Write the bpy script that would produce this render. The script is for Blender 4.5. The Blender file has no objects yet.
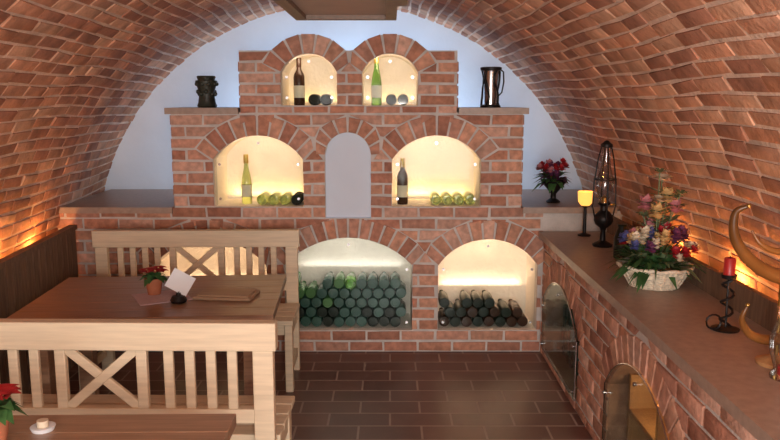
import bpy, bmesh, math, random
from mathutils import Vector, Matrix
random.seed(7)
R=random.random
def U(a,b): return a+(b-a)*random.random()
pi=math.pi
sc=bpy.context.scene
try: sc.view_settings.view_transform='Standard'
except Exception: pass

# ------------------------------------------------------------ materials
def newmat(name):
    m=bpy.data.materials.new(name); m.use_nodes=True
    nt=m.node_tree; b=nt.nodes['Principled BSDF']
    return m,nt,b
def mat(name,col,rough=.6,metal=0,nscale=0,namt=.15,bump=0,bscale=60,trans=0,emit=None,estr=0,attr=False,stretch=None,spec=None):
    m,nt,b=newmat(name); L=nt.links
    b.inputs['Roughness'].default_value=rough; b.inputs['Metallic'].default_value=metal
    b.inputs['Base Color'].default_value=(*col,1)
    if spec is not None: b.inputs['Specular IOR Level'].default_value=spec
    tc=nt.nodes.new('ShaderNodeTexCoord'); src=tc.outputs['Object']
    if stretch:
        mp=nt.nodes.new('ShaderNodeMapping'); mp.inputs['Scale'].default_value=stretch
        L.new(src,mp.inputs[0]); src=mp.outputs[0]
    out=None
    if nscale:
        n=nt.nodes.new('ShaderNodeTexNoise'); n.inputs['Scale'].default_value=nscale; n.inputs['Detail'].default_value=5
        L.new(src,n.inputs['Vector'])
        r=nt.nodes.new('ShaderNodeValToRGB')
        a=[max(0,c*(1-namt)) for c in col]; d=[min(1.3,c*(1+namt)) for c in col]
        r.color_ramp.elements[0].position=.3; r.color_ramp.elements[1].position=.7
        r.color_ramp.elements[0].color=(*a,1); r.color_ramp.elements[1].color=(*d,1)
        L.new(n.outputs['Fac'],r.inputs[0]); out=r.outputs[0]
    if attr:
        at=nt.nodes.new('ShaderNodeAttribute'); at.attribute_name='Col'
        if out is None: out=at.outputs['Color']
        else:
            mx=nt.nodes.new('ShaderNodeMix'); mx.data_type='RGBA'; mx.blend_type='MULTIPLY'
            mx.inputs[0].default_value=1
            L.new(out,mx.inputs[6]); L.new(at.outputs['Color'],mx.inputs[7]); out=mx.outputs[2]
    if out is not None: L.new(out,b.inputs['Base Color'])
    if bump:
        n2=nt.nodes.new('ShaderNodeTexNoise'); n2.inputs['Scale'].default_value=bscale; n2.inputs['Detail'].default_value=6
        L.new(src,n2.inputs['Vector'])
        bp=nt.nodes.new('ShaderNodeBump'); bp.inputs['Strength'].default_value=bump; bp.inputs['Distance'].default_value=.01
        L.new(n2.outputs['Fac'],bp.inputs['Height']); L.new(bp.outputs[0],b.inputs['Normal'])
    if trans: b.inputs['Transmission Weight'].default_value=trans
    if emit:
        b.inputs['Emission Color'].default_value=(*emit,1); b.inputs['Emission Strength'].default_value=estr
    return m

M={}
M['vbrick']=mat('vault_brick',(1,1,1),.85,nscale=9,namt=.30,bump=.7,bscale=35,attr=True)
M['vmortar']=mat('vault_mortar',(.70,.53,.42),.95,nscale=5,namt=.25,bump=.8,bscale=40)
M['brick']=mat('face_brick',(1,1,1),.85,nscale=25,namt=.25,bump=.5,bscale=60,attr=True)
M['mortar']=mat('face_mortar',(.60,.56,.53),.95,nscale=10,namt=.15,bump=.6,bscale=70)
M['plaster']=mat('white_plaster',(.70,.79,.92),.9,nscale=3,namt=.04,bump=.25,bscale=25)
M['nplaster']=mat('niche_plaster',(.86,.78,.70),.9,nscale=6,namt=.07,bump=.8,bscale=35)
M['slab']=mat('stone_slab',(.37,.275,.22),.4,nscale=30,namt=.12,bump=.1,bscale=90)
M['panel']=mat('dark_panel_wood',(.19,.12,.075),.7,nscale=6,namt=.3,stretch=(8,8,1),bump=.2)
M['pine']=mat('pine_wood',(.72,.60,.43),.5,nscale=5,namt=.10,stretch=(1,14,14),bump=.08,bscale=20)
M['tabletop']=mat('table_wood',(.31,.185,.115),.33,nscale=5,namt=.22,stretch=(1,16,16),bump=.06,bscale=20)
M['iron']=mat('black_iron',(.02,.018,.018),.45,.6)
M['pot']=mat('dark_green_pot',(.03,.035,.025),.4,nscale=15,namt=.5,bump=.5)
M['brass']=mat('brass',(.55,.38,.12),.3,1)
M['steel']=mat('steel',(.6,.6,.62),.25,1)
M['bdark']=mat('dark_bottle_glass',(.012,.02,.014),.32,spec=.3)
M['bmatte']=mat('dusty_dark_bottle_glass',(.02,.022,.016),.6,spec=.12)
M['bblue']=mat('bluegreen_bottle_glass',(.045,.11,.09),.25,spec=.5)
M['bgreen']=mat('green_bottle_glass',(.25,.55,.12),.08,trans=.85)
M['blite']=mat('mid_green_bottle_glass',(.15,.34,.13),.2,trans=.4)
M['bbrown']=mat('brown_bottle_glass',(.05,.02,.01),.25,spec=.35)
M['bclear']=mat('pale_bottle_glass',(.55,.62,.25),.1,trans=.7)
M['label']=mat('paper_label',(.75,.7,.55),.8)
M['foil']=mat('gold_foil',(.6,.42,.12),.35,.8)
M['terra']=mat('terracotta',(.45,.16,.08),.8,nscale=20,bump=.2)
M['leaf']=mat('green_leaf',(.05,.14,.04),.6,nscale=20,namt=.4)
M['leaf2']=mat('grey_green_leaf',(.16,.22,.11),.6,nscale=20,namt=.3)
M['red']=mat('red_petal',(.38,.012,.02),.6)
M['pink']=mat('pink_petal',(.58,.22,.24),.6)
M['yellow']=mat('yellow_petal',(.68,.46,.20),.6)
M['white']=mat('cream_petal',(.70,.60,.45),.6)
M['blue']=mat('blue_petal',(.09,.10,.28),.6)
M['purple']=mat('purple_petal',(.16,.04,.11),.6)
M['wicker']=mat('wicker',(.72,.64,.5),.7,nscale=60,namt=.3,bump=.4)
M['horn']=mat('horn',(.17,.065,.015),.3,nscale=6,namt=.6,spec=.5)
M['redwax']=mat('red_wax',(.4,.02,.02),.4)
M['cloth']=mat('pink_cloth',(.55,.42,.46),.9,nscale=80,namt=.1)
M['board']=mat('light_board',(.40,.27,.17),.5,nscale=5,stretch=(1,12,12))
M['paper']=mat('paper_card',(.75,.8,.85),.5)
M['amber']=mat('amber_glass_lit',(.9,.4,.1),.2,emit=(1,.42,.08),estr=1.6)
M['lampwood']=mat('lamp_wood',(.16,.10,.07),.5,nscale=6,stretch=(8,1,8))
M['lampin']=mat('lamp_inner_panel',(.42,.33,.27),.6,nscale=4,namt=.08)
M['wallwhite']=mat('side_wall_plaster',(.45,.38,.32),.9,nscale=4,bump=.2)
M['cavity']=mat('cupboard_interior',(.30,.20,.135),.9,nscale=6,bump=.3)
M['jamb']=mat('brick_jamb',(.40,.24,.17),.9,nscale=14,namt=.35,bump=.6)
M['doorwood']=mat('door_wood',(.50,.28,.12),.5,nscale=5,stretch=(12,12,1))
def glassmat(name,tint=(1,1,1),lo=.0,hi=.4):
    m=bpy.data.materials.new(name); m.use_nodes=True; nt=m.node_tree; nt.nodes.clear()
    o=nt.nodes.new('ShaderNodeOutputMaterial'); t=nt.nodes.new('ShaderNodeBsdfTransparent'); g=nt.nodes.new('ShaderNodeBsdfGlossy')
    t.inputs[0].default_value=(*tint,1); g.inputs['Roughness'].default_value=.05
    lw=nt.nodes.new('ShaderNodeLayerWeight'); lw.inputs[0].default_value=.25
    mr=nt.nodes.new('ShaderNodeMapRange'); mr.inputs['To Min'].default_value=lo; mr.inputs['To Max'].default_value=hi
    mx=nt.nodes.new('ShaderNodeMixShader')
    nt.links.new(lw.outputs['Fresnel'],mr.inputs[0]); nt.links.new(mr.outputs[0],mx.inputs[0])
    nt.links.new(t.outputs[0],mx.inputs[1]); nt.links.new(g.outputs[0],mx.inputs[2]); nt.links.new(mx.outputs[0],o.inputs[0])
    return m
M['glass']=glassmat('pane_glass',(.93,.96,.95),0,.3)
M['glassdk']=glassmat('door_pane_glass',(.88,.92,.90),.01,.45)
M['glassobj']=glassmat('clear_glass',(.85,.86,.86),.10,.7)
def floormat():
    m,nt,b=newmat('floor_tiles'); L=nt.links
    tc=nt.nodes.new('ShaderNodeTexCoord'); br=nt.nodes.new('ShaderNodeTexBrick')
    br.inputs['Scale'].default_value=1; br.inputs['Brick Width'].default_value=.33; br.inputs['Row Height'].default_value=.165
    br.inputs['Mortar Size'].default_value=.006; br.inputs['Mortar Smooth'].default_value=.1; br.inputs['Bias'].default_value=-.2
    br.inputs['Color1'].default_value=(.145,.062,.047,1); br.inputs['Color2'].default_value=(.20,.088,.066,1)
    br.inputs['Mortar'].default_value=(.44,.34,.29,1)
    L.new(tc.outputs['Object'],br.inputs[0])
    n=nt.nodes.new('ShaderNodeTexNoise'); n.inputs['Scale'].default_value=12; L.new(tc.outputs['Object'],n.inputs['Vector'])
    mx=nt.nodes.new('ShaderNodeMix'); mx.data_type='RGBA'; mx.blend_type='MULTIPLY'; mx.inputs[0].default_value=.3
    L.new(br.outputs['Color'],mx.inputs[6]); L.new(n.outputs['Fac'],mx.inputs[7]); L.new(mx.outputs[2],b.inputs['Base Color'])
    mr=nt.nodes.new('ShaderNodeMapRange'); mr.inputs['To Min'].default_value=.33; mr.inputs['To Max'].default_value=.9
    L.new(br.outputs['Fac'],mr.inputs[0]); L.new(mr.outputs[0],b.inputs['Roughness'])
    b.inputs['Specular IOR Level'].default_value=.45
    bp=nt.nodes.new('ShaderNodeBump'); bp.invert=True; bp.inputs['Strength'].default_value=.25; bp.inputs['Distance'].default_value=.002
    L.new(br.outputs['Fac'],bp.inputs['Height']); L.new(bp.outputs[0],b.inputs['Normal'])
    return m
M['floor']=floormat()

# ------------------------------------------------------------ mesh builder
class MB:
    def __init__(s): s.v=[];s.f=[];s.m=[];s.c=[];s.s=[];s.names=[]
    def mi(s,k):
        if k not in s.names: s.names.append(k)
        return s.names.index(k)
    def add(s,vs,fs,k,col=(1,1,1),smooth=False):
        o=len(s.v); s.v+= [tuple(p) for p in vs]; i=s.mi(k)
        for f in fs: s.f.append([a+o for a in f]); s.m.append(i); s.c.append(col); s.s.append(smooth)
    def box(s,c,size,k,rot=None,col=(1,1,1)):
        c=Vector(c); h=Vector(size)/2; vs=[]
        for z in(-1,1):
            for y in(-1,1):
                for x in(-1,1):
                    p=Vector((x*h.x,y*h.y,z*h.z))
                    if rot: p=rot@p
                    vs.append(c+p)
        s.add(vs,[(0,2,3,1),(4,5,7,6),(0,1,5,4),(2,6,7,3),(0,4,6,2),(1,3,7,5)],k,col)
    def bx(s,x0,x1,y0,y1,z0,z1,k): s.box(((x0+x1)/2,(y0+y1)/2,(z0+z1)/2),(x1-x0,y1-y0,z1-z0),k)
    def lathe(s,prof,k,M_=None,seg=20,wob=0):
        M_=M_ or Matrix(); vs=[];fs=[];n=len(prof)
        for r,z in prof:
            for i in range(seg):
                a=2*pi*i/seg; rr=max(r,.0004)*(1+(wob if i%2 else -wob))
                vs.append(M_@Vector((rr*math.cos(a),rr*math.sin(a),z)))
        for j in range(n-1):
            for i in range(seg):
                b=(i+1)%seg; fs.append((j*seg+i,j*seg+b,(j+1)*seg+b,(j+1)*seg+i))
        s.add(vs,fs,k,smooth=True)
    def tube(s,pts,rad,k,seg=10):
        pts=[Vector(p) for p in pts]
        if not hasattr(rad,'__len__'): rad=[rad]*len(pts)
        vs=[];fs=[]; up=Vector((.13,.37,.91)).normalized()
        for i,p in enumerate(pts):
            t=(pts[min(i+1,len(pts)-1)]-pts[max(i-1,0)]).normalized()
            a=t.cross(up)
            if a.length<.05: a=t.cross(Vector((1,0,0)))
            a.normalize(); b=t.cross(a)
            for q in range(seg):
                an=2*pi*q/seg; vs.append(p+(a*math.cos(an)+b*math.sin(an))*rad[i])
        for i in range(len(pts)-1):
            for q in range(seg):
                w=(q+1)%seg; fs.append((i*seg+q,i*seg+w,(i+1)*seg+w,(i+1)*seg+q))
        fs.append(tuple(range(seg))[::-1]); fs.append(tuple((len(pts)-1)*seg+q for q in range(seg)))
        s.add(vs,fs,k,smooth=True)
    def ball(s,c,r,k,seg=10,sq=1):
        prof=[(r*math.sin(pi*j/seg),-r*sq*math.cos(pi*j/seg)) for j in range(seg+1)]
        s.lathe(prof,k,Matrix.Translation(c),seg*2)
    def leaf(s,p,d,L,w,k,droop=.25):
        p=Vector(p); d=Vector(d).normalized(); up=Vector((0,0,1)); sd=d.cross(up)
        if sd.length<.05: sd=Vector((1,0,0))
        sd.normalize(); n=sd.cross(d)
        a=p+d*L*.3-n*w*.1; b=p+d*L*.65-up*droop*L*.25; t=p+d*L-up*droop*L
        vs=[p,a+sd*w*.42+n*w*.15,a,a-sd*w*.42+n*w*.15,b+sd*w*.5+n*w*.12,b,b-sd*w*.5+n*w*.12,t]
        s.add(vs,[(0,2,1),(0,3,2),(1,2,5,4),(2,3,6,5),(4,5,7),(5,6,7)],k,smooth=True)
    def rose(s,c,r,k,axis=(0,0,1)):
        c=Vector(c); q=Vector((0,0,1)).rotation_difference(Vector(axis).normalized())
        for el,n,l in((78,4,.7),(50,6,.9),(18,7,1.0)):
            for i in range(n):
                a=2*pi*i/n+el; e=math.radians(el)
                d=q@Vector((math.cos(a)*math.cos(e),math.sin(a)*math.cos(e),math.sin(e)))
                s.leaf(c,d,r*l,r*.8,k,-.12)
        s.ball(c+(q@Vector((0,0,r*.25))),r*.3,k,5)
    def raised(s,poly,mp,h,ins,k,col,tilt=.08):
        cx=sum(p[0] for p in poly)/len(poly); cy=sum(p[1] for p in poly)/len(poly)
        def sh(i):
            o=[]
            for x,y in poly:
                dx=x-cx; dy=y-cy
                ax=min(i,abs(dx)*.8); ay=min(i,abs(dy)*.8)
                o.append((x-math.copysign(ax,dx),y-math.copysign(ay,dy)))
            return o
        tl=(U(-tilt,tilt)*h,U(-tilt,tilt)*h)
        lv=[(poly,-.004),(sh(ins*.3),h*.75),(sh(ins),h)]
        vs=[]; n=len(poly)
        for pl,hh in lv:
            for i,(x,y) in enumerate(pl):
                e=0 if hh<0 else (tl[0] if i in(0,3) else -tl[0])+(tl[1] if i<2 else -tl[1])
                vs.append(mp(x,y,hh+e*.8))
        fs=[]
        for j in range(2):
            for i in range(n):
                b=(i+1)%n; fs.append((j*n+i,j*n+b,(j+1)*n+b,(j+1)*n+i))
        fs.append(tuple(2*n+i for i in range(n)))
        s.add(vs,fs,k,col)
    def build(s,name,bevel=0,loc=(0,0,0),rz=0,recalc=True):
        me=bpy.data.meshes.new(name); me.from_pydata(s.v,[],s.f)
        for k in s.names: me.materials.append(M[k])
        me.polygons.foreach_set('material_index',s.m); me.polygons.foreach_set('use_smooth',s.s)
        ca=me.color_attributes.new('Col','FLOAT_COLOR','CORNER'); buf=[]
        for p,c in zip(me.polygons,s.c): buf+= [c[0],c[1],c[2],1.0]*p.loop_total
        ca.data.foreach_set('color',buf)
        if recalc:
            bm=bmesh.new(); bm.from_mesh(me); bmesh.ops.recalc_face_normals(bm,faces=bm.faces); bm.to_mesh(me); bm.free()
        try: me.set_sharp_from_angle(angle=math.radians(45))
        except Exception: pass
        me.update()
        o=bpy.data.objects.new(name,me); sc.collection.objects.link(o); o.location=loc; o.rotation_euler=(0,0,rz)
        if bevel:
            b=o.modifiers.new('bevel','BEVEL'); b.width=bevel; b.segments=2; b.limit_method='ANGLE'; b.angle_limit=math.radians(50)
        return o
def T(x,y,z): return Matrix.Translation((x,y,z))

# ------------------------------------------------------------ room geometry
FY=5.0; EY=6.0; BY=-2.2; CZ=.45; VB=1.98; XR=1.607
def xl(Y): return -2.35+.09*(6-max(Y,2.0))
def vmap(Y,th,h=0):
    L=xl(Y); cx=(L+XR)/2; a=(XR-L)/2
    return Vector((cx+(a-h)*math.cos(th),Y,CZ+(VB-h)*math.sin(th)))
def vcol():
    b=random.choice([(.48,.225,.13),(.54,.27,.165),(.40,.18,.11),(.36,.165,.105),(.50,.265,.17),(.59,.34,.22)])
    f=U(.82,1.15); return tuple(min(1,c*f) for c in b)
v=MB()
NS=64; ys=[BY+(EY-BY)*i/24 for i in range(25)]
vs=[vmap(y,pi*j/NS) for y in ys for j in range(NS+1)]
v.add(vs,[(i*(NS+1)+j,i*(NS+1)+j+1,(i+1)*(NS+1)+j+1,(i+1)*(NS+1)+j) for i in range(24) for j in range(NS)],'vmortar',smooth=True)
NC=86; dth=pi/NC; g=.014
def wav(Y,s_): return .010*math.sin(Y*2.1+s_*1.7)+.006*math.sin(Y*5.3+s_*4.1)
for c in range(NC):
    t0=c*dth+g/2/VB; t1=(c+1)*dth-g/2/VB
    y=BY-U(0,.2)
    while y<EY:
        l=.235+U(-.035,.02)
        a=max(y,BY); b=min(y+l,EY)
        if b-a>.03:
            j=.0045
            poly=[(a+U(-j,j),t0*VB+U(-j,j)),(b+U(-j,j),t0*VB+U(-j,j)),(b+U(-j,j),t1*VB+U(-j,j)),(a+U(-j,j),t1*VB+U(-j,j))]
            mp=lambda Y,s_,h: vmap(Y,min(pi,max(0,(s_+wav(Y,s_))/VB)),h)
            v.raised(poly,mp,U(.003,.009),.006,'vbrick',vcol(),.3)
        y+=l+g
v.build('ceiling',recalc=False)

f=MB(); f.bx(-2.6,1.9,BY-.1,EY+.1,-.06,0,'floor'); f.build('floor')
w=MB(); 
pts=[vmap(EY,pi*j/NS,-.02) for j in range(NS+1)]
base=[Vector((xl(EY)-.02,EY,0)),Vector((XR+.02,EY,0))]
poly=[base[1]]+pts+[base[0]]
n=len(poly); vs=[p+Vector((0,0,0)) for p in poly]+[p+Vector((0,.1,0)) for p in poly]
w.add(vs,[tuple(range(n)),tuple(range(n,2*n))[::-1]]+[(i,(i+1)%n,n+(i+1)%n,n+i) for i in range(n)],'plaster'); w.build('wall_far')
w=MB()
pts=[vmap(BY,pi*j/NS,-.02) for j in range(NS+1)]
poly=[Vector((XR+.02,BY,0))]+pts+[Vector((xl(BY)-.02,BY,0))]
vs=[p for p in poly]+[p-Vector((0,.1,0)) for p in poly]
w.add(vs,[tuple(range(n)),tuple(range(n,2*n))[::-1]]+[(i,(i+1)%n,n+(i+1)%n,n+i) for i in range(n)],'wallwhite'); w.build('wall_back')
w=MB(); w.bx(XR,XR+.08,BY,EY,0,CZ+.02,'wallwhite'); w.build('wall_right')
w=MB()
for y0,y1 in((BY,2),(2,EY)):
    a,b=xl(y0),xl(y1)
    w.add([(a,y0,0),(b,y1,0),(b,y1,CZ+.02),(a,y0,CZ+.02),(a-.08,y0,0),(b-.08,y1,0),(b-.08,y1,CZ+.02),(a-.08,y0,CZ+.02)],
      [(0,1,2,3),(4,7,6,5),(0,4,5,1),(3,2,6,7),(0,3,7,4),(1,5,6,2)],'wallwhite')
w.build('wall_left')

# ------------------------------------------------------------ openings
class Op:
    def __init__(s,c,hw,z0,zs,rise,t=.13,lo=-9,hi=9,depth=.42,back='nplaster',jamb='mortar'):
        s.c=c;s.hw=hw;s.z0=z0;s.zs=zs;s.t=t;s.lo=lo;s.hi=hi;s.depth=depth;s.back=back;s.jamb=jamb
        s.R=(hw*hw+rise*rise)/(2*rise); s.cz=zs+rise-s.R; s.a=math.asin(min(1,hw/s.R)); s.Ro=s.R+t; s.top=zs+rise
        s.ou=s.Ro*math.sin(s.a); s.oz=s.cz+s.Ro*math.cos(s.a)
    def ztop(s,u): return s.cz+math.sqrt(max(0,s.R**2-(u-s.c)**2))
    def w(s,z):
        if z<s.z0: return 0
        if z<=s.zs: return s.hw
        if z<s.oz: return s.hw+(s.ou-s.hw)*(z-s.zs)/(s.oz-s.zs)
        q=s.Ro**2-(z-s.cz)**2
        return math.sqrt(q) if q>0 else 0
def bcol():
    b=random.choice([(.50,.235,.15),(.57,.30,.20),(.43,.195,.13),(.60,.36,.27),(.52,.27,.19)])
    f_=U(.82,1.15); return tuple(min(1,c*f_) for c in b)
def face(mb,ops,zl,ext,mp,BL=.235,g=.014,bond0=0):
    for ci in range(len(zl)-1):
        za,zb=zl[ci]+g/2,zl[ci+1]-g/2; e0,e1=ext((za+zb)/2); zm=(za+zb)/2
        bl=[]
        for o in ops:
            if zm<o.z0: continue
            wa,wb=o.w(max(za,o.z0+.001)),o.w(zb)
            if wa<=0 and wb<=0: continue
            G=g if zm>o.zs else 0
            bl.append((o.c,max(o.lo,o.c-wa-G),max(o.lo,o.c-wb-G),min(o.hi,o.c+wa+G),min(o.hi,o.c+wb+G)))
        bl.sort(); segs=[]; pa=pb=e0
        for c_,la,lb,ra,rb in bl:
            segs.append((pa,pb,la,lb)); pa,pb=ra,rb
        segs.append((pa,pb,e1,e1))
        off=(BL/2 if ci%2 else 0)+bond0
        for sa,sb,ta,tb in segs:
            if max(ta-sa,tb-sb)<.02: continue
            lo=min(sa,sb); hi=max(ta,tb)
            k=math.floor((lo-off)/BL)
            while k*BL+off<hi:
                ja=k*BL+off+g/2; jb=ja+BL-g; k+=1
                a0,a1=max(ja,sa),min(jb,ta); b0,b1=max(ja,sb),min(jb,tb)
                if max(a1-a0,b1-b0)<.018: continue
                if a1<a0: a0=a1=min(max((a0+a1)/2,ja),jb)
                if b1<b0: b0=b1=min(max((b0+b1)/2,ja),jb)
                j=.003
                mb.raised([(a0+U(-j,j),za+U(-j,j)),(a1+U(-j,j),za+U(-j,j)),(b1+U(-j,j),zb+U(-j,j)),(b0+U(-j,j),zb+U(-j,j))],mp,U(.006,.011),.005,'brick',bcol())
    for o in ops:
        n=max(3,round(2*o.a*(o.R+o.t*.4)/.078))
        ga=.014/(o.R+o.t/2)/2
        for i in range(n):
            a0=-o.a+2*o.a*i/n+ga; a1=-o.a+2*o.a*(i+1)/n-ga
            P=[]
            for r,a in((o.R+.002,a0),(o.R+.002,a1),(o.Ro,a1),(o.Ro,a0)):
                P.append((min(o.hi-.004,max(o.lo+.004,o.c+r*math.sin(a))),o.cz+r*math.cos(a)))
            mb.raised(P,mp,U(.008,.013),.003,'brick',bcol())
def backing(mb,ops,u0,u1,top,mp,depthmap,brk=()):
    us=set([u0,u1]+list(brk)); 
    n=int((u1-u0)/.025)
    for i in range(n+1): us.add(round(u0+(u1-u0)*i/n,5))
    for o in ops: us.add(o.c-o.hw); us.add(o.c+o.hw)
    us=sorted(x for x in us if u0-1e-6<=x<=u1+1e-6)
    for a,b in zip(us,us[1:]):
        if b-a<1e-5: continue
        m_=(a+b)/2; za=zb=0
        for o in sorted([o for o in ops if abs(m_-o.c)<o.hw],key=lambda o:o.z0):
            mb.add([mp(a,za,0),mp(b,zb,0),mp(b,o.z0,0),mp(a,o.z0,0)],[(0,1,2,3)],'mortar')
            d=o.depth; ta,tb=o.ztop(a),o.ztop(b)
            mb.add([mp(a,o.z0,0),mp(b,o.z0,0),mp(b,o.z0,-d),mp(a,o.z0,-d)],[(0,1,2,3)],o.back)
            mb.add([mp(a,ta,0),mp(b,tb,0),mp(b,tb,-min(.1,d)),mp(a,ta,-min(.1,d))],[(0,1,2,3)],o.jamb)
            mb.add([mp(a,ta,-min(.1,d)),mp(b,tb,-min(.1,d)),mp(b,tb,-d),mp(a,ta,-d)],[(0,1,2,3)],o.back)
            mb.add([mp(a,o.z0,-d),mp(b,o.z0,-d),mp(b,tb,-d),mp(a,ta,-d)],[(0,1,2,3)],o.back)
            za,zb=ta,tb
        mb.add([mp(a,za,0),mp(b,zb,0),mp(b,top(m_,b),0),mp(a,top(m_,a),0)],[(0,1,2,3)],'mortar')
        mb.add([mp(a,top(m_,a),0),mp(b,top(m_,b),0),mp(b,top(m_,b),-depthmap(m_)),mp(a,top(m_,a),-depthmap(m_))],[(0,1,2,3)],'mortar')
    for o in ops:
        for s_ in(-1,1):
            u=o.c+s_*o.hw; d=o.depth
            mb.add([mp(u,o.z0,0),mp(u,o.z0,-min(.1,d)),mp(u,o.zs,-min(.1,d)),mp(u,o.zs,0)],[(0,1,2,3)],o.jamb)
            mb.add([mp(u,o.z0,-min(.1,d)),mp(u,o.z0,-d),mp(u,o.zs,-d),mp(u,o.zs,-min(.1,d))],[(0,1,2,3)],o.back)

t1=[Op(-1.21,.38,.15,.60,.18,hi=-.81),Op(-.28,.43,.15,.60,.19,lo=-.80,hi=.23),Op(.66,.335,.15,.60,.18,lo=.24)]
t2=[Op(-.868,.296,1.0,1.31,.16,hi=-.50),Op(.306,.293,1.0,1.31,.16,lo=-.055)]
pn=Op(-.277,.151,.9227,1.34,.15,t=.10,lo=-.49,hi=-.065,depth=.035,back='plaster')
t3=[Op(-.526,.182,1.665,1.877,.12,t=.125,hi=-.267),Op(0,.182,1.665,1.877,.12,t=.125,lo=-.259)]
ops=t1+t2+[pn]+t3
mapF=lambda u,z,h: Vector((u,FY-h,z))
zl=[0,.075,.15]+[.15+.85*i/11 for i in range(1,12)]+[1.0+.61*i/8 for i in range(1,9)]+[1.665]+[1.665+.35*i/5 for i in range(1,6)]
UL=-2.24
def ext(z):
    if z<1.0: return (UL,1.02)
    if z<1.61: return (-1.43,.868)
    return (-.974,.435)
def top(m_,u):
    if m_<-1.43 or m_>.868: return .97
    if m_<-.974 or m_>.435: return 1.62
    z=2.015
    for o in t3:
        q=o.Ro**2-(u-o.c)**2
        if q>0: z=max(z,o.cz+math.sqrt(q)-.004)
    return z
N=MB()
face(N,ops,zl,ext,mapF,bond0=-.28)
backing(N,ops,UL,1.55,top,mapF,lambda m_: .99 if (m_<-1.43 or m_>.868) else .5,brk=(-1.43,.868,-.974,.435))
for x,z0,z1 in((-1.43,.97,1.62),(.868,.97,1.62),(-.974,1.62,2.015),(.435,1.62,2.015)):
    N.add([(x,FY,z0),(x,FY+.5,z0),(x,FY+.5,z1),(x,FY,z1)],[(0,1,2,3)],'mortar')
    s_=-1 if x<-.3 else 1
    k=0; z=z0+.03
    while z+.07<z1:
        y=FY+.01+(.1 if k%2 else 0)
        mpS=lambda a,b,h,x=x,s_=s_: Vector((x+s_*h,a,b))
        if k%2: N.raised([(FY+.01,z),(FY+.1,z),(FY+.1,z+.065),(FY+.01,z+.065)],mpS,.010,.005,'brick',bcol())
        while y+.02<FY+.5:
            b=min(y+.225,FY+.49); N.raised([(y+.01,z),(b,z),(b,z+.065),(y+.01,z+.065)],mpS,.010,.005,'brick',bcol()); y+=.235
        z+=.077;k+=1
N.add([(-1.43,FY+.5,.97),(.868,FY+.5,.97),(.868,FY+.5,1.62),(-1.43,FY+.5,1.62)],[(0,1,2,3)],'mortar')
N.add([(-.974,FY+.5,1.62),(.435,FY+.5,1.62),(.435,FY+.5,2.015),(-.974,FY+.5,2.015)],[(0,1,2,3)],'mortar')
N.bx(-2.215,-1.44,FY-.035,EY-.005,.96,1.0,'slab'); N.bx(.88,1.50,FY-.035,EY-.005,.96,1.0,'slab'); N.bx(-1.44,.88,FY+.5,EY-.005,.96,1.0,'slab')
N.bx(-1.46,-.985,FY-.035,FY+.52,1.61,1.65,'slab'); N.bx(.447,.90,FY-.035,FY+.52,1.61,1.65,'slab')
N.build('brick_wine_niche_wall',recalc=False)

# ------------------------------------------------------------ right counter
CX=1.03
mapC=lambda u,z,h: Vector((CX-h,u,z))
cops=[Op(4.42,.45,.06,.40,.20,depth=.45,back='cavity',jamb='jamb'),Op(2.97,.44,.06,.38,.22,depth=.45,back='cavity',jamb='jamb'),Op(1.5,.44,.06,.38,.22,depth=.45,back='cavity',jamb='jamb')]
C=MB()
zc=[0,.06]+[.06+.74*i/9 for i in range(1,10)]
face(C,cops,zc,lambda z:(.35,4.975),mapC)
backing(C,cops,.35,4.975,lambda m_,u:.80,mapC,lambda m_:.5)
C.add([(CX,.35,0),(XR-.02,.35,0),(XR-.02,.35,.8),(CX,.35,.8)],[(0,1,2,3)],'mortar')
C.bx(.985,1.50,.32,4.96,.80,.84,'slab')
C.bx(1.43,1.455,.35,4.94,.84,.955,'panel')
C.build('brick_counter',recalc=False)

P=MB()
def px(Y): return xl(Y)+.175
y=-2.1; 
while y<4.93:
    y1=min(y+.095,4.95); xm=px((y+y1)/2)
    rot=Matrix.Rotation(math.atan2(.09,1) if y>2 else 0,3,'Z')
    P.box((xm,(y+y1)/2,.43),(.02,(y1-y)-.012,.86),'panel',rot)
    P.box((xm-.015,(y+y1)/2,.43),(.012,(y1-y)+.005,.84),'panel',rot)
    P.box((xm-.005,(y+y1)/2,.875),(.05,(y1-y)+.004,.03),'panel',rot)
    y+=.095
P.build('wall_panelling_trim_1')

# ------------------------------------------------------------ glass doors
def pane(o,mp,name='glass_door',h0=-.030,gk='glass',grow=-.006,rim=False):
    g_=MB(); hw=o.hw+grow
    us=[o.c-hw+2*hw*i/20 for i in range(21)]
    low=[(us[0],o.z0+.008),(us[-1],o.z0+.008)]
    zt=lambda u:o.ztop(o.c+(u-o.c)*o.hw/hw)+grow
    up=[(u,zt(u)) for u in us[::-1]]
    pl=low+up; n=len(pl)
    vs=[mp(a,b,h0) for a,b in pl]+[mp(a,b,h0-.006) for a,b in pl]
    g_.add(vs,[tuple(range(n)),tuple(range(n,2*n))[::-1]]+[(i,(i+1)%n,n+(i+1)%n,n+i) for i in range(n)],gk)
    if rim:
        g_.tube([mp(a,b,h0-.003) for a,b in pl+[pl[0]]],.0035,'steel',6)
    for u,z in((o.c-hw+.03,o.z0+.05),(o.c+hw-.03,o.z0+.05),(o.c-hw+.03,o.zs-.03),(o.c+hw-.03,o.zs-.03),(o.c,o.top-.05)):
        p=mp(u,z,h0); q=mp(u,z,h0+.012)
        g_.tube([p,q],.009,'steel',10)
    return g_.build(name)
for o in t1+t2+t3: pane(o,mapF)
pane(cops[0],mapC,h0=.022,gk='glassdk',grow=.004,rim=True)
pane(cops[1],mapC,h0=.022,gk='glassdk',grow=.004,rim=True)

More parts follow.
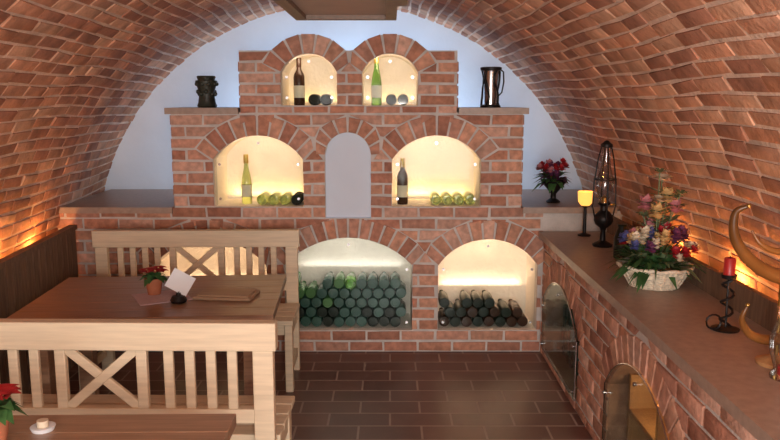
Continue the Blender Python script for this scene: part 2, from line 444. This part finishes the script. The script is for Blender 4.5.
# ------------------------------------------------------------ bottles
BP=[(0,0),(.034,0),(.037,.006),(.037,.185),(.033,.205),(.016,.235),(.014,.26),(.014,.295),(.016,.297),(.016,.31),(0,.31)]
BH=[(0,0),(.032,0),(.035,.006),(.035,.14),(.028,.19),(.017,.24),(.013,.28),(.013,.32),(.015,.325),(.015,.335),(0,.335)]
def bottle(name,x,y,z,k,prof=BP,lab=True,foil='foil'):
    b=MB(); b.lathe(prof,k,T(x,y,z),20)
    r=prof[3][0]+.0008
    if lab: b.lathe([(r,.05),(r,.13)],'label',T(x,y,z),20)
    b.lathe([(.0155,prof[-1][1]-.06),(.0172,prof[-1][1]-.055),(.0172,prof[-1][1]+.001),(0,prof[-1][1]+.001)],foil,T(x,y,z),14)
    return b.build(name)
bottle('wine_bottle',-.978,5.16,1.0,'bclear',BH,foil='foil')
bottle('wine_bottle',.085,5.14,1.0,'bbrown',foil='foil')
bottle('wine_bottle',-.605,5.14,1.665,'bbrown',foil='bbrown')
bottle('wine_bottle',-.09,5.14,1.665,'bgreen',BH,foil='foil')
def stack(name,x0,x1,y,z0,rows,keys,skip=0,axis='Y',sg=1):
    b=MB(); d=.0775
    for r in range(rows):
        n=int((x1-x0-(d/2 if r%2 else 0))/d)
        for i in range(n):
            if r==rows-1 and R()<skip: continue
            u=x0+d/2+i*d+(d/2 if r%2 else 0); z=z0+.0375+r*.0672
            k=random.choice(keys if not isinstance(keys[0],(list,tuple)) else keys[min(r,len(keys)-1)])
            if k=='blite' and i>n*.55: k='bblue'
            if axis=='Y': m_=T(u,y+U(-.008,.008),z)@Matrix.Rotation(-pi/2,4,'X')
            else: m_=T(y+U(-.008,.008),u,z)@Matrix.Rotation(pi/2,4,'Y')
            b.lathe(BP,k,m_,16)
            b.lathe([(.030,-.0006),(.022,-.0012),(.018,.004),(0,.006)],k,m_,16)
    return b.build(name)
stack('stacked_wine_bottles',-.70,.14,5.07,.151,5,[['bblue','bdark'],['bblue','bblue','bdark'],['bblue','blite'],['bblue','blite'],['blite','bgreen','bblue']],.15)
stack('stacked_wine_bottles',.335,.985,5.07,.151,3,['bdark','bbrown'],.4)
stack('stacked_wine_bottles',-1.58,-.84,5.07,.151,3,['bdark','bbrown'],.3)
stack('stacked_wine_bottles',-.90,-.585,5.065,1.0,1,['bclear','bclear','bclear','bmatte'])
stack('stacked_wine_bottles',.27,.585,5.065,1.0,1,['bclear','bclear','bmatte','bclear'])
stack('stacked_wine_bottles',-.54,-.36,5.065,1.665,1,['bmatte'],0)
stack('stacked_wine_bottles',-.03,.17,5.065,1.665,1,['bmatte'],0)
stack('stacked_wine_bottles',4.0,4.85,1.12,.061,5,['bdark','bblue'],.2,axis='X')
s=MB(); zz=.062
s.bx(1.10,1.42,2.60,3.34,zz,zz+.023,'doorwood'); s.bx(1.10,1.42,2.60,3.34,.28,.30,'doorwood')
s.bx(1.10,1.42,2.60,2.625,zz+.023,.46,'doorwood'); s.bx(1.10,1.42,3.315,3.34,zz+.023,.46,'doorwood'); s.bx(1.10,1.42,2.95,2.975,zz+.023,.46,'doorwood')
s.bx(1.42,1.435,2.60,3.34,zz,.46,'doorwood')
for yy in(2.72,2.85,3.1,3.22):
    s.lathe(BP,'bdark',T(1.24,yy,zz+.024)@Matrix.Scale(.5,4),12)
    s.lathe(BP,'bclear',T(1.24,yy,.301)@Matrix.Scale(.42,4),12)
s.build('wooden_shelf')

# ------------------------------------------------------------ benches & tables
def bench(name,cx,yb,L,rz=0,facing=1):
    b=MB(); H=L/2; pw=.075
    for s_ in(-1,1):
        b.bx(s_*H-pw*(s_>0),s_*H+pw*(s_<0),-.022,.022,0,.82,'pine')
        x0,x1=(s_*H-.045*(s_>0)),(s_*H+.045*(s_<0))
        b.bx(x0,x1,facing*.36-.03,facing*.36+.03,0,.42,'pine')
        b.bx(x0+.006,x1-.006,min(0,facing*.34),max(0,facing*.34),.33,.42,'pine')
        b.bx(x0+.008,x1-.008,min(0,facing*.34),max(0,facing*.34),.10,.15,'pine')
    b.bx(-H-.012,H+.012,-.027,.027,.80,.905,'pine')
    b.bx(-H+pw-.01,H-pw+.01,-.018,.018,.52,.575,'pine')
    b.bx(-H+.03,H-.03,facing*.35-.014,facing*.35+.014,.34,.42,'pine')
    for i in range(4):
        yy=facing*(.045+.1*i+.045); b.bx(-H-.01,H+.01,yy-.046,yy+.046,.42,.448,'pine')
    xw=.13
    for s_ in(-1,1): b.bx(s_*(xw+.02)-.02,s_*(xw+.02)+.02,-.014,.014,.565,.81,'pine')
    ln=math.hypot(2*xw,.225); an=math.atan2(.225,2*xw)
    for k_,s_ in enumerate((-1,1)):
        b.box((0,.003*s_,.6875),(ln,.016+.003*k_,.036),'pine',Matrix.Rotation(s_*an,3,'Y'))
    free=H-pw-(xw+.04)
    for s_ in(-1,1):
        for i in range(4):
            x=s_*(xw+.04+free*(i+1)/5); b.bx(x-.018,x+.018,-.010,.010,.565,.81,'pine')
    return b.build(name,.004,(cx,yb,0),rz)
bench('wooden_bench',-1.06,2.68,1.27,math.radians(-1),1)
bench('wooden_bench',-1.20,4.64,1.25,math.radians(1),-1)
def table(name,cx,cy,lx,ly,rz=0):
    b=MB(); n=6
    for i in range(n):
        y0=-ly/2+ly*i/n; b.bx(-lx/2,lx/2,y0+.0006,y0+ly/n-.0006,.722,.76,'tabletop')
    b.bx(-lx/2+.01,lx/2-.01,-ly/2+.01,ly/2-.01,.715,.75,'tabletop')
    b.bx(-lx/2+.08,lx/2-.08,-ly/2+.08,-ly/2+.105,.63,.72,'tabletop'); b.bx(-lx/2+.08,lx/2-.08,ly/2-.105,ly/2-.08,.63,.72,'tabletop')
    b.bx(-lx/2+.08,-lx/2+.105,-ly/2+.1,ly/2-.1,.63,.72,'tabletop'); b.bx(lx/2-.105,lx/2-.08,-ly/2+.1,ly/2-.1,.63,.72,'tabletop')
    for sx in(-1,1):
        for sy in(-1,1):
            b.box((sx*(lx/2-.11),sy*(ly/2-.11),.36),(.075,.075,.72),'tabletop')
    return b.build(name,.003,(cx,cy,0),rz)
table('dining_table',-1.12,3.62,1.16,.80,math.radians(3.5))
table('dining_table',-1.05,1.79,1.18,.78,math.radians(1))

# ------------------------------------------------------------ table things
TZ=.7605
def poinsettia(name,x,y,z,sc_=1,k='red'):
    b=MB(); m_=T(x,y,z)
    b.lathe([(0,0),(.032*sc_,0),(.043*sc_,.07*sc_),(.047*sc_,.07*sc_),(.047*sc_,.085*sc_),(.041*sc_,.085*sc_),(.038*sc_,.072*sc_),(0,.072*sc_)],'terra',m_)
    c=Vector((x,y,z+.085*sc_))
    for i in range(22):
        a=U(0,2*pi); e=U(.1,1.0); b.leaf(c+Vector((0,0,-.005)),(math.cos(a),math.sin(a),e),.085*sc_,.040*sc_,'leaf',.5)
    for j in range(6):
        a=2*pi*j/6; cc=c+Vector((math.cos(a)*.034*sc_,math.sin(a)*.034*sc_,.03*sc_+U(0,.015)))
        b.tube([c-Vector((0,0,.01)),cc],.002,'leaf',5)
        for i in range(7):
            an=2*pi*i/7+j; b.leaf(cc,(math.cos(an),math.sin(an),.35),.050*sc_,.026*sc_,k,.2)
        b.ball(cc+Vector((0,0,.006)),.005*sc_,'yellow',4)
    return b.build(name)
m=MB(); 
m.box((-1.10,3.56,TZ+.002),(.24,.22,.004),'cloth',Matrix.Rotation(.5,3,'Z')); m.build('table_mat')
poinsettia('potted_poinsettia',-1.15,3.61,TZ+.0045,.95)
m=MB(); m.lathe([(0,0),(.035,0),(.04,.01),(.03,.03),(.012,.035),(.01,.045),(0,.045)],'iron',T(-.99,3.46,TZ+.0045))
m.box((-.985,3.48,TZ+.095),(.11,.004,.095),'paper',Matrix.Rotation(.25,3,'Z')@Matrix.Rotation(-.35,3,'X')@Matrix.Rotation(.55,3,'Y'))
m.tube([(-.99,3.46,TZ+.045),(-.987,3.472,TZ+.065)],.004,'iron',6); m.build('menu_card_holder')
m=MB(); m.box((-.79,3.58,TZ+.008),(.28,.17,.014),'board',Matrix.Rotation(-.12,3,'Z'))
m.box((-.79,3.58,TZ+.018),(.25,.14,.008),'board',Matrix.Rotation(-.12,3,'Z')); m.build('serving_board',.002)
poinsettia('potted_poinsettia',-1.10,1.98,TZ,1.15)
m=MB(); m.lathe([(0,0),(.03,0),(.035,.012),(.03,.014),(0,.006)],'paper',T(-1.00,2.07,TZ)); m.lathe([(0,.006),(.016,.006),(.016,.03),(0,.03)],'white',T(-1.00,2.07,TZ)); m.build('tealight_dish')

# ------------------------------------------------------------ ledge objects
m=MB(); o=T(-1.22,5.13,1.65)
m.lathe([(0,0),(.06,0),(.066,.012),(.058,.03),(.052,.07),(.056,.12),(.066,.15),(.074,.165),(.070,.178),(.055,.18),(.062,.20),(.058,.208),(.05,.20),(.045,.17),(0,.165)],'pot',o,20)
for i in range(9):
    a=2*pi*i/9; m.ball((-1.22+.055*math.cos(a),5.13+.055*math.sin(a),1.65+.09+.015*(i%2)),.016,'pot',5)
    m.ball((-1.22+.066*math.cos(a+.3),5.13+.066*math.sin(a+.3),1.65+.155),.014,'pot',5)
m.build('dark_pottery_jar')
m=MB(); cx,cy,z=.67,5.13,1.65
m.lathe([(0,0),(.068,0),(.068,.012),(.056,.02),(0,.02)],'iron',T(cx,cy,z),20)
m.lathe([(0,.02),(.040,.02),(.044,.15),(.052,.235),(.060,.262),(.055,.262),(.047,.235),(.038,.15),(0,.03)],'steel',T(cx,cy,z),24)
m.lathe([(.060,.240),(.070,.245),(.072,.262),(.060,.266),(.058,.25)],'iron',T(cx,cy,z),20)
for i in range(5):
    a=2*pi*i/5+.3
    m.tube([(cx+(.062-.008*math.sin(k/8*pi))*math.cos(a+.35*math.sin(k/8*2*pi)),cy+(.062-.008*math.sin(k/8*pi))*math.sin(a+.35*math.sin(k/8*2*pi)),z+.012+.24*k/8) for k in range(9)],.007,'iron',6)
m.tube([(cx+.060,cy,z+.25),(cx+.082,cy,z+.235),(cx+.086,cy,z+.17),(cx+.074,cy,z+.10),(cx+.055,cy,z+.08)],.005,'iron',8)
m.build('iron_caged_jug')
m=MB(); cx,cy,z=1.13,5.22,1.0
m.lathe([(0,0),(.045,0),(.05,.008),(.02,.03),(.018,.06),(.05,.10),(.085,.14),(.09,.15),(.08,.15),(.05,.12),(0,.115)],'iron',T(cx,cy,z),20)
c=Vector((cx,cy,z+.15))
for i in range(54):
    a=U(0,2*pi); e=U(-.1,1.2); m.leaf(c,(math.cos(a),math.sin(a),e),U(.11,.18),.04,random.choice(['leaf','leaf','purple']),.35)
for i in range(26):
    a=U(0,2*pi); r=U(.02,.12); zz=U(.01,.10)*(1.2-r*4)+.03
    p=c+Vector((math.cos(a)*r,math.sin(a)*r,zz)); m.tube([c-Vector((0,0,.02)),p],.002,'leaf',5)
    m.rose(p,.035,random.choice(['purple','purple','red','pink','red']),(math.cos(a)*.7,math.sin(a)*.7-.3,1))
m.build('flower_bowl')

# ------------------------------------------------------------ counter objects
KZ=.8405
m=MB(); cx,cy=1.265,4.45
m.lathe([(0,0),(.055,0),(.06,.01),(.045,.02),(.018,.035),(.014,.09),(.02,.11),(.045,.13),(.056,.155),(.054,.18),(.036,.205),(.022,.215),(.02,.24),(.034,.25),(.036,.26),(0,.26)],'iron',T(cx,cy,KZ),24)
m.lathe([(.03,.26),(.028,.28),(.050,.33),(.054,.37),(.043,.42),(.03,.47),(.025,.51),(.025,.58),(.027,.59)],'glassobj',T(cx,cy,KZ),24)
m.lathe([(.0,.26),(.018,.26),(.02,.29),(.008,.30),(0,.31)],'brass',T(cx,cy,KZ),16)
m.tube([(cx+.03,cy,KZ+.25),(cx+.055,cy,KZ+.25)],.003,'brass',6); m.ball((cx+.058,cy,KZ+.25),.008,'brass',5)
m.lathe([(.027,.585),(.036,.59),(.034,.605),(.02,.615),(.012,.625),(0,.628)],'iron',T(cx,cy,KZ),16)
for s_ in(-1,1):
    m.tube([(cx+s_*.05,cy,KZ+.16),(cx+s_*.068,cy,KZ+.24),(cx+s_*.064,cy,KZ+.38),(cx+s_*.045,cy,KZ+.52),(cx+s_*.028,cy,KZ+.595)],.0045,'iron',6)
    m.tube([(cx,cy+s_*.05,KZ+.16),(cx,cy+s_*.066,KZ+.24),(cx,cy+s_*.062,KZ+.38),(cx,cy+s_*.045,KZ+.52),(cx,cy+s_*.028,KZ+.595)],.0045,'iron',6)
m.tube([(cx+.064*math.cos(2*pi*i/20),cy+.064*math.sin(2*pi*i/20),KZ+.40) for i in range(21)],.004,'iron',6)
m.build('oil_lamp')
m=MB(); cx,cy=1.245,4.80
m.lathe([(0,0),(.04,0),(.042,.008),(.012,.018),(.010,.18),(.03,.195),(0,.195)],'iron',T(cx,cy,KZ),18)
m.lathe([(0,.197),(.028,.197),(.046,.22),(.050,.285),(.047,.285),(.043,.22),(0,.202)],'amber',T(cx,cy,KZ),20)
m.build('amber_tealight_holder')
m=MB(); m.lathe([(0,0),(.038,0),(.042,.01),(.042,.11),(.03,.15),(.022,.17),(.028,.19),(0,.19)],'bdark',T(1.27,4.10,KZ),18); m.build('dark_vase')
m=MB(); cx,cy=1.235,3.47; B=Matrix.Translation((cx,cy,KZ))
m.lathe([(0,.0),(.10,.0),(.118,.03),(.138,.06),(.158,.095),(.150,.095),(.130,.06),(0,.05)],'wicker',B,28)
for j in range(9):
    z=.008+j*.0105; r=.106+j*.0062
    m.tube([(cx+(r+.004*math.sin(i*pi/2+j*pi))*math.cos(2*pi*i/40),cy+(r+.004*math.sin(i*pi/2+j*pi))*math.sin(2*pi*i/40),KZ+z+.002*math.cos(i*pi+j*pi)) for i in range(41)],.006,'wicker',6)
for i in range(20):
    a=2*pi*i/20; m.tube([(cx+.108*math.cos(a),cy+.108*math.sin(a),KZ+.004),(cx+.164*math.cos(a),cy+.164*math.sin(a),KZ+.10)],.005,'wicker',5)
m.tube([(cx+.165*math.cos(2*pi*i/32),cy+.165*math.sin(2*pi*i/32),KZ+.10+.004*math.sin(i*2.1)) for i in range(33)],.009,'wicker',8)
c=Vector((cx,cy,KZ+.09))
for i in range(110):
    a=U(0,2*pi); e=U(.0,1.6); m.leaf(c+Vector((math.cos(a)*.05,math.sin(a)*.05,0)),(math.cos(a),math.sin(a),e),U(.13,.23),.032,random.choice(['leaf','leaf','leaf2']),.4)
for i in range(60):
    a=U(0,2*pi); r=U(.03,.18); p=c+Vector((math.cos(a)*r,math.sin(a)*r,.17*math.sqrt(max(0,1-(r/.2)**2))+U(-.02,.03)))
    m.tube([c,p],.002,'leaf',4)
    if p.x>cx+.02 and p.z>c.z+.06: k=random.choice(['red','red','pink','white','purple'])
    elif p.z>c.z+.13: k=random.choice(['white','yellow','pink','red','blue'])
    else: k=random.choice(['red','blue','purple','blue','pink','white','blue'])
    m.rose(p,U(.024,.044),k,(math.cos(a)*.8,math.sin(a)*.8-.4,1))
for dx,dy,h,k in((.0,0,.44,'leaf2'),(.03,-.03,.33,'yellow'),(-.05,.02,.29,'pink'),(.03,.05,.40,'white'),(-.02,-.05,.26,'yellow'),(.09,.02,.32,'leaf2'),(.0,-.04,.31,'white'),(.07,-.02,.28,'pink'),(-.07,-.02,.24,'leaf2'),(.10,.0,.34,'leaf2')):
    p=c+Vector((dx,dy,h)); m.tube([c,c+Vector((dx*.4,dy*.4,h*.5)),p],.003,'leaf2',5)
    if k in('yellow','pink'): m.rose(p,.05,k,(U(-.5,.3),-.8,.7))
    big=.05 if k=='leaf2' else .07
    for i in range(7):
        a=2*pi*i/7; m.leaf(p,(math.cos(a),math.sin(a)-.3,.7),big,.036 if k=='white' else .02,'white' if k=='white' else 'leaf2',.3)
    for q in(.5,.65,.8): 
        for s_ in(-1,1): m.leaf(c+(p-c)*q,(s_,U(-.5,.5),.6),.07,.026,'leaf2',.2)
for i in range(26):
    a=U(pi*.6,pi*1.5); m.leaf(c,(math.cos(a),math.sin(a),U(.1,.7)),U(.22,.29),.010,'leaf',.35)
m.build('flower_basket')
m=MB(); cx,cy=1.27,2.78
m.lathe([(0,0),(.05,0),(.052,.006),(.02,.012),(0,.012)],'iron',T(cx,cy,KZ),20)
m.tube([(cx+.022*math.cos(i*.7),cy+.022*math.sin(i*.7),KZ+.01+i*.0075) for i in range(26)],.005,'iron',6)
m.tube([(cx,cy,KZ+.01),(cx,cy,KZ+.2)],.004,'iron',6)
m.lathe([(0,.195),(.026,.2),(.03,.215),(.026,.215),(0,.205)],'iron',T(cx,cy,KZ),18)
m.lathe([(0,.206),(.021,.206),(.021,.275),(.018,.278),(0,.272)],'redwax',T(cx,cy,KZ),18)
m.tube([(cx,cy,KZ+.272),(cx,cy,KZ+.285)],.0015,'iron',5)
m.tube([(cx-.05+.028*math.cos(i*.45),cy-.01,KZ+.034+.028*math.sin(i*.45)) for i in range(15)],.004,'iron',6)
m.build('iron_candle_holder')
def bez(pts,n=24):
    out=[]
    P_=[Vector(p) for p in pts]; P_=[P_[0]*2-P_[1]]+P_+[P_[-1]*2-P_[-2]]
    for i in range(1,len(P_)-2):
        for k in range(n//(len(P_)-3)+1):
            t=k/(n//(len(P_)-3)+1); a,b,c_,d=P_[i-1:i+3]
            out.append(.5*((2*b)+(c_-a)*t+(2*a-5*b+4*c_-d)*t*t+(3*b-a-3*c_+d)*t**3))
    out.append(P_[-2]); return out
m=MB(); hx,hy=1.27,2.40
m.lathe([(0,0),(.06,0),(.062,.012),(.03,.025),(.012,.035),(0,.035)],'doorwood',T(hx,hy,KZ),20)
m.tube([(hx,hy,KZ+.02),(hx,hy,KZ+.30)],.008,'brass',8)
m.tube([(hx-.03,hy,KZ+.085),(hx+.03,hy,KZ+.085)],.006,'brass',8)
q=bez([(1.115,2.34,1.375),(1.085,2.36,1.35),(1.09,2.37,1.28),(1.135,2.38,1.21),(1.22,2.40,1.15),(1.31,2.40,1.13),(1.38,2.39,1.16)],36)
m.tube(q,[.004+.026*(i/(len(q)-1))**.7 for i in range(len(q))],'horn',14)
m.ball(q[0],.008,'brass',6); e=q[-1]; d=(q[-1]-q[-2]).normalized()
m.tube([e-d*.02,e+d*.004],.031,'brass',16)
q=bez([(1.13,2.33,1.06),(1.12,2.34,1.01),(1.16,2.36,.955),(1.23,2.38,.93),(1.31,2.38,.945),(1.36,2.38,1.0)],36)
m.tube(q,[.004+.02*(i/(len(q)-1))**.8 for i in range(len(q))],'horn',14)
m.ball(q[0],.007,'brass',6); e=q[-1]; d=(q[-1]-q[-2]).normalized(); m.tube([e-d*.02,e+d*.004],.025,'brass',16)
q=bez([(1.15,2.38,1.29),(1.175,2.37,1.25),(1.23,2.37,1.225),(1.30,2.38,1.235),(1.34,2.38,1.28)],24)
m.tube(q,[.003+.017*(i/(len(q)-1)) for i in range(len(q))],'horn',12)
m.build('drinking_horn_stand')
m=MB(); m.lathe([(0,0),(.04,0),(.042,.01),(.03,.03),(.045,.08),(.05,.12),(.035,.17),(.03,.22),(.034,.225)],'glassobj',T(1.23,2.27,KZ),24); m.lathe([(0,.012),(.02,.012),(.02,.04),(0,.04)],'redwax',T(1.23,2.27,KZ),14); m.build('glass_candle_vase')

# ------------------------------------------------------------ ceiling lamp
m=MB(); x0,x1,y0,y1,z=-.44,.03,2.55,3.68,2.07
for a,b,c_,d in((x0,x0+.05,y0,y1),(x1-.05,x1,y0,y1),(x0+.05,x1-.05,y0,y0+.05),(x0+.05,x1-.05,y1-.05,y1)): m.bx(a,b,c_,d,z,z+.07,'lampwood')
m.bx(x0+.045,x1-.045,y0+.045,y1-.045,z+.02,z+.035,'lampin')
m.bx(x0-.05,x1+.05,y0-.05,y1+.05,z+.07,z+.10,'lampwood')
for xx in(-.32,-.08):
    for yy in(2.75,3.5): m.tube([(xx,yy,z+.09),(xx,yy,2.425)],.01,'iron',8)
m.build('ceiling_lamp')

# ------------------------------------------------------------ lights
def area(loc,rot,sx,sy,P_,col):
    l=bpy.data.lights.new('L','AREA'); l.shape='RECTANGLE'; l.size=sx; l.size_y=sy; l.energy=P_; l.color=col
    o=bpy.data.objects.new('area_light',l); sc.collection.objects.link(o); o.location=loc; o.rotation_euler=rot; return o
def point(loc,P_,col,r=.03):
    l=bpy.data.lights.new('L','POINT'); l.energy=P_; l.color=col; l.shadow_soft_size=r
    o=bpy.data.objects.new('point_light',l); sc.collection.objects.link(o); o.location=loc; return o
def niche(o,P_,col,low=1.0,colb=None,zo=.03):
    area((o.c,FY+.06,o.top-.05),(math.radians(90-10),0,0),o.hw*1.1,.04,P_*.6,col)
    area((o.c,FY+.385,o.z0+zo),(math.radians(180-25),0,0),o.hw*1.7,.03,P_*low,colb or col)
cw=(1,.70,.48); cb=(1,.66,.24)
for o in t3: niche(o,.85,cw,.25,cb)
for o in t2: niche(o,1.55,cw,.42,cb)
niche(t1[0],2.2,(1,.62,.36),.4,None,.22); niche(t1[2],2.4,(1,.66,.42),.28,None,.22); niche(t1[1],1.3,(.95,.90,.82),.2,None,.36)
point((1.2,2.97,.52),3.2,(1,.62,.32),.02)
area((-.3,FY+.58,1.3),(math.radians(90),0,0),2.0,.4,11,(.66,.82,1))
area((-.27,FY+.58,1.85),(math.radians(90+10),0,0),1.2,.25,3.5,(.66,.82,1))
og=(1,.40,.09)
for y in(2.6,3.3,3.95,4.5): point((px(y)-.07,y,.80),5.0,og,.03)
for y in(1.7,2.3,2.75,3.25,3.9): point((1.49,y,.92),3.2,og,.02)
point((1.235,4.80,1.09),.3,(1,.5,.15),.02)
# daylight from the stair door behind the camera + camera flash
area((.1,-2.0,1.20),(math.radians(88),0,math.radians(-4)),2.4,1.5,155,(1,.95,.90))
point((.15,-.1,1.60),62,(1,.91,.82),.05)
wd=bpy.data.worlds.new('World'); sc.world=wd; wd.use_nodes=True
wd.node_tree.nodes['Background'].inputs[0].default_value=(.05,.055,.065,1)

# ------------------------------------------------------------ camera
cd=bpy.data.cameras.new('Camera'); cam=bpy.data.objects.new('Camera',cd); sc.collection.objects.link(cam)
cd.sensor_width=36; cd.lens=760/780*36; cam.location=(0,0,1.70); cam.rotation_euler=(math.radians(90-8.97),0,0)
cd.clip_start=.02; sc.camera=cam
